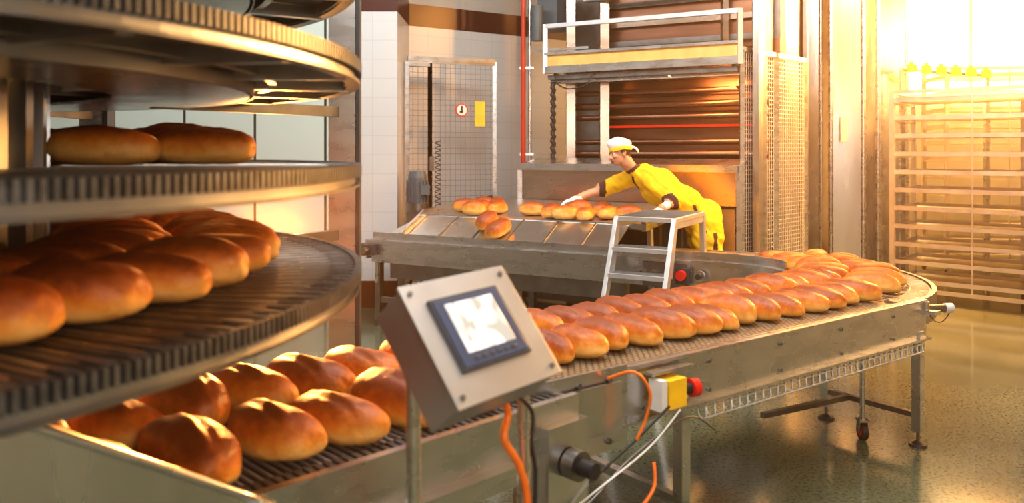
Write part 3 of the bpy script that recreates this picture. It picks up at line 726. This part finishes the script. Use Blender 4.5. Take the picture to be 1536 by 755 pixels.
hl=V((1.76,7.19,.98)); hr=V((1.76,7.41,.98)); kl=V((1.80,7.16,.53)); kr=V((1.86,7.44,.52)); al=V((1.86,7.16,.10)); ar=V((1.92,7.45,.10))
tdir=(chest-pel).normalized()
Rt=Matrix((tdir,V((0,1,0)),tdir.cross(V((0,1,0))))).transposed()
parts=[('e',pel,(.18,.20,.19),Rt),('e',pel.lerp(chest,.45),(.22,.185,.170),Rt),('e',chest+V((0,0,-.015)),(.19,.20,.170),Rt),('e',chest.lerp(neckb,.6),(.15,.19,.115),Rt),
 ('c',rs.lerp(neckb,.2),rs,.09,.09),('c',ls.lerp(neckb,.2),ls,.09,.095),('c',neckb,headc+V((.03,0,-.06)),.062,.055),
 ('c',rs,re_,.092,.076),('c',re_,rw,.050,.034),('c',ls,le,.095,.085),('c',le,lw,.050,.036),
 ('c',hl,kl,.125,.095),('c',hr,kr,.125,.095),('c',kl,al,.090,.075),('c',kr,ar,.090,.075),
 ('c',pel+V((.02,-.08,-.02)),pel+V((.03,-.10,-.18)),.14,.145),('c',pel+V((.02,.08,-.02)),pel+V((.03,.1,-.18)),.14,.145)]
body=remesh(parts,.011,'body',8)
for vtx in body.data.vertices:
    p=vtx.co; k=noise.noise(V((p.x*9+p.z*9,p.y*5,(p.z-p.x)*4)))+.6*noise.noise(V(((p.x+p.z)*20,p.y*9,(p.z-p.x)*8)))
    w_f=1. if p.x>.95 else .35
    vtx.co=p+vtx.normal*k*.018*w_f
for m in (CLOTH,BRCL,SKIN): body.data.materials.append(m)
for pl in body.data.polygons:
    p=pl.center; mi=0
    d,t=segd(p,re_,rw); d1,t1=segd(p,rs,re_)
    dl,tl_=segd(p,le,lw)
    if d<.1 and p.x<re_.x+.02:
        x=(re_.x+.02-p.x); mi=1 if x<.06 else 2
    ld=(lw-le).normalized(); pr=(p-le).dot(ld)
    if (p-le).length<.3 and dl<.085 and pr>.03: mi=1 if pr<.08 else 2
    if segd(p,neckb,headc)[0]<.085:
        nd=(headc-neckb).normalized(); k=(p-neckb).dot(nd)
        if k>.065: mi=2
        elif k>.03: mi=1
    if p.z<1.41 and abs(p.y-7.28)<.028 and p.x<1.16: mi=1
    if p.y<7.2 and p.z<1.16 and p.x>1.56 and abs((p.x-1.62)-(1.16-p.z)*.35)<.018 and p.z>.92: mi=1
    if p.z<.92 and p.y<7.12 and abs(p.x-1.80)<.02: mi=1
    pl.material_index=mi
body.parent=baker; body.location=-BL
mb=MB()
for a in(al,ar):
    mb.ell((a.x-.05,a.y,.05),(.14,.05,.05),SHOE); mb.ell((a.x+.03,a.y,.075),(.06,.045,.07),SHOE)
o=mb.obj('shoes',baker); o.location=-BL
f=V((-.93,-.22,-.22)).normalized(); up=V((-.15,0,1)); up=(up-f*up.dot(f)).normalized(); sd=f.cross(up)
Rh=Matrix((f,sd,up)).transposed()
def hp(x,y,z): return headc+Rh@(V((x,y,z))*.95)
parts=[('e',hp(-.012,0,.03),(.095,.074,.090),Rh),('e',hp(.03,0,-.03),(.063,.059,.076),Rh),('e',hp(.052,0,-.078),(.034,.038,.028),Rh),
 ('c',hp(-.03,0,-.03),hp(-.06,0,-.13),.053,.055),
 ('c',hp(.088,0,.012),hp(.114,0,-.022),.010,.0145),('e',hp(.098,.012,-.026),(.012,.009,.008),Rh),('e',hp(.098,-.012,-.026),(.012,.009,.008),Rh),
 ('e',hp(.080,.03,.028),(.014,.024,.008),Rh),('e',hp(.080,-.03,.028),(.014,.024,.008),Rh),
 ('e',hp(.070,.04,-.015),(.022,.02,.02),Rh),('e',hp(.070,-.04,-.015),(.022,.02,.02),Rh),
 ('e',hp(.090,0,-.048),(.012,.024,.006),Rh),('e',hp(.088,0,-.060),(.012,.020,.006),Rh)]
for sy in(-1,1): parts+= [('e',hp(-.008,sy*.080,-.005),(.017,.008,.031),Rh),('e',hp(-.018,sy*.086,.004),(.010,.006,.022),Rh)]
hd=remesh(parts,.0045,'head',3)
for m in(SKIN,HAIR,LIP): hd.data.materials.append(m)
Ri=Rh.transposed()
for pl in hd.data.polygons:
    q=Ri@(pl.center-headc)/.95; mi=0
    if q.z>-.055 and abs(q.y)<.079 and q.x<-.02: mi=1
    if -.02<=q.x<.018 and q.z>.005 and abs(q.y)<.1 and abs(q.y)>.05: mi=1
    if q.x>.090 and -.066<q.z<-.043 and abs(q.y)<.022: mi=2
    pl.material_index=mi
hd.parent=baker; hd.location=-BL
mb=MB()
for sy in(-1,1):
    mb.ell(hp(.076,sy*.030,.012),(.013,.015,.010),EYEW,R=Rh); mb.ell(hp(.087,sy*.031,.011),(.004,.006,.006),HAIR,R=Rh)
    mb.tube([hp(.088,sy*.014,.033),hp(.090,sy*.028,.038),hp(.080,sy*.045,.034)],.0045,HAIR,n=6)
o=mb.obj('eyes_and_brows',baker); o.location=-BL
mb=MB(); nu=36; vs=[];fs=[]
prof=[(.112,.035),(.113,.060),(.111,.068),(.115,.080),(.121,.104),(.113,.132),(.085,.150),(.04,.158),(0.001,.160)]
for r,z in prof:
    for i in range(nu):
        t=2*math.pi*i/nu; rr=r*(1+.02*math.sin(5*t+z*40)); vs.append(hp(-.010+rr*math.cos(t)*.98,rr*.80*math.sin(t),z-.12*max(0,-math.cos(t))*.25+.0))
for j in range(len(prof)-1):
    for i in range(nu): fs.append((j*nu+i,j*nu+(i+1)%nu,(j+1)*nu+(i+1)%nu,(j+1)*nu+i))
mb.add(vs,fs[nu*2:],CAPW,True); mb.add(vs,fs[:nu*2],CLOTH,True)
mb.ell(hp(-.125,0,.03),(.018,.022,.016),CAPW,R=Rh)
mb.tube([hp(-.125,.0,.03),hp(-.15,-.02,.02),hp(-.165,-.03,-.01),hp(-.17,-.03,-.035)],.008,CAPW); mb.tube([hp(-.125,0,.03),hp(-.155,.02,.03),hp(-.18,.02,.01),hp(-.19,.02,-.01)],.008,CAPW)
o=mb.obj('baker_cap',baker); o.location=-BL
def hand(name,wrist,fwd,palmn,side,curl):
    f_=V(fwd).normalized(); pn=V(palmn); pn=(pn-f_*pn.dot(f_)).normalized(); s_=f_.cross(pn)*side
    Rr=Matrix((f_,s_,pn)).transposed(); w0=V(wrist)
    def q(a,b,c): return w0+Rr@V((a,b,c))
    ps=[('c',w0-f_*.05,w0+f_*.012,.037,.031),('e',q(.052,0,0),(.050,.042,.019),Rr),('e',q(.03,.022,.006),(.032,.020,.018),Rr)]
    for i,(b,L,k) in enumerate([(.030,.074,.0),(.010,.083,.004),(-.011,.077,.002),(-.031,.060,-.004)]):
        a=q(.085+k,b,0); c=curl
        p=a; ang=.15
        for sl_,r in((.42,.0108),(.32,.010),(.26,.0092)):
            ang+=c; nx=p+(f_*math.cos(ang)+pn*math.sin(ang)+s_*b*2.2*.4)*L*sl_; ps.append(('c',p,nx,r,r*.93)); p=nx
    p=q(.018,.032,.006); d=(f_*.75+s_*.75+pn*.25).normalized(); nx=p+d*.040; ps.append(('c',p,nx,.014,.0115)); d=(f_*.95+s_*.25+pn*.35).normalized(); ps.append(('c',nx,nx+d*.032,.0112,.0095))
    o=remesh(ps,.0042,name,3); o.data.materials.append(GLOVE); o.parent=baker; o.location=-BL
hand('right_hand',rw,(-.95,-.12,-.22),(-.15,0,-1),1,.30)
hand('left_hand',lw,(-.75,-.45,-.40),(-.3,0,-1),-1,.35)

# ------------------------------------------------------------ lights
def area(name,loc,tgt,size,sy,power,col,spread=None):
    l=bpy.data.lights.new(name,'AREA'); l.shape='RECTANGLE'; l.size=size; l.size_y=sy; l.energy=power; l.color=col
    if spread: l.spread=spread
    o=bpy.data.objects.new(name,l); S.collection.objects.link(o); o.location=loc
    o.rotation_euler=(V(tgt)-V(loc)).to_track_quat('-Z','Y').to_euler(); return o
area('light_ceiling_mid',(.6,4.0,4.7),(.6,4.3,0),3,2,120,(1,.97,.93))
area('light_ceiling_near',(-.6,.2,4.6),(-1,1.8,.6),3,2,85,(1,.98,.96))
area('light_ceiling_left',(-2.6,6.6,4.7),(-2.3,7.9,0),3,1.5,75,(.93,.97,1))
area('light_front_fill',(1.8,-1.6,2.4),(-.6,2.8,1.0),1.8,1.2,70,(1,.94,.87))  # added fill from behind the camera, brightens the loaf fronts
area('light_window_back',(7.4,12.0,3.6),(1.5,4.5,.6),3.6,1.9,1000,(1,.44,.11),2.2)
area('light_added_window',(9.0,7.2,3.3),(3,6.6,.7),5,1.7,260,(1,.54,.20))  # warm light going with the added right-wall panes
area('light_warm_fill_a',(5.2,6.4,4.4),(4.4,9.0,1.4),.5,.5,520,(1,.42,.10),2.2)  # added orange fill for racks, cabinet and guard
area('light_warm_fill_b',(4.0,8.0,4.4),(3.0,8.8,1.4),.5,.5,240,(1,.40,.10),2.4)  # second added orange fill, aimed at guard and cabinet
area('light_oven_front',(.6,5.2,4.6),(1.3,8.2,1.4),2,1,80,(1,.90,.78))
area('light_oven_fill',P(.9,2.35,2.35),P(1.4,2.85,1.8),.8,.2,12,(1,.45,.15))  # added warm fill that tints the oven interior orange-brown
area('light_spiral_side',(-1.5,5.0,1.2),(-.75,2.7,.85),.35,.2,20,(1,.42,.10),1.2)  # free orange light without fixture, added to warm the infeed loaves
w=bpy.data.worlds.new('world'); S.world=w; w.use_nodes=True; w.node_tree.nodes['Background'].inputs[0].default_value=(1,.9,.8,1); w.node_tree.nodes['Background'].inputs[1].default_value=.3
vs_=w.node_tree.nodes.new('ShaderNodeVolumeScatter'); vs_.inputs['Density'].default_value=.010; vs_.inputs['Anisotropy'].default_value=.72; vs_.inputs['Color'].default_value=(1,.72,.42,1)
w.node_tree.links.new(vs_.outputs[0],w.node_tree.nodes['World Output'].inputs['Volume'])

# ------------------------------------------------------------ camera
cam=bpy.data.cameras.new('camera'); co=bpy.data.objects.new('camera',cam); S.collection.objects.link(co); S.camera=co
co.location=(0,0,H); co.rotation_euler=(math.pi/2,0,0); cam.sensor_width=36; cam.lens=1200/1536*36
cam.shift_y=-(377.5-225)/1536; cam.clip_start=.05
cam.dof.use_dof=True; cam.dof.focus_distance=5.6; cam.dof.aperture_fstop=2.0
S.view_settings.view_transform='Standard'; S.view_settings.exposure=.12
for lk in ('Medium High Contrast','None'):
    try:
        S.view_settings.look=lk; break
    except Exception: pass
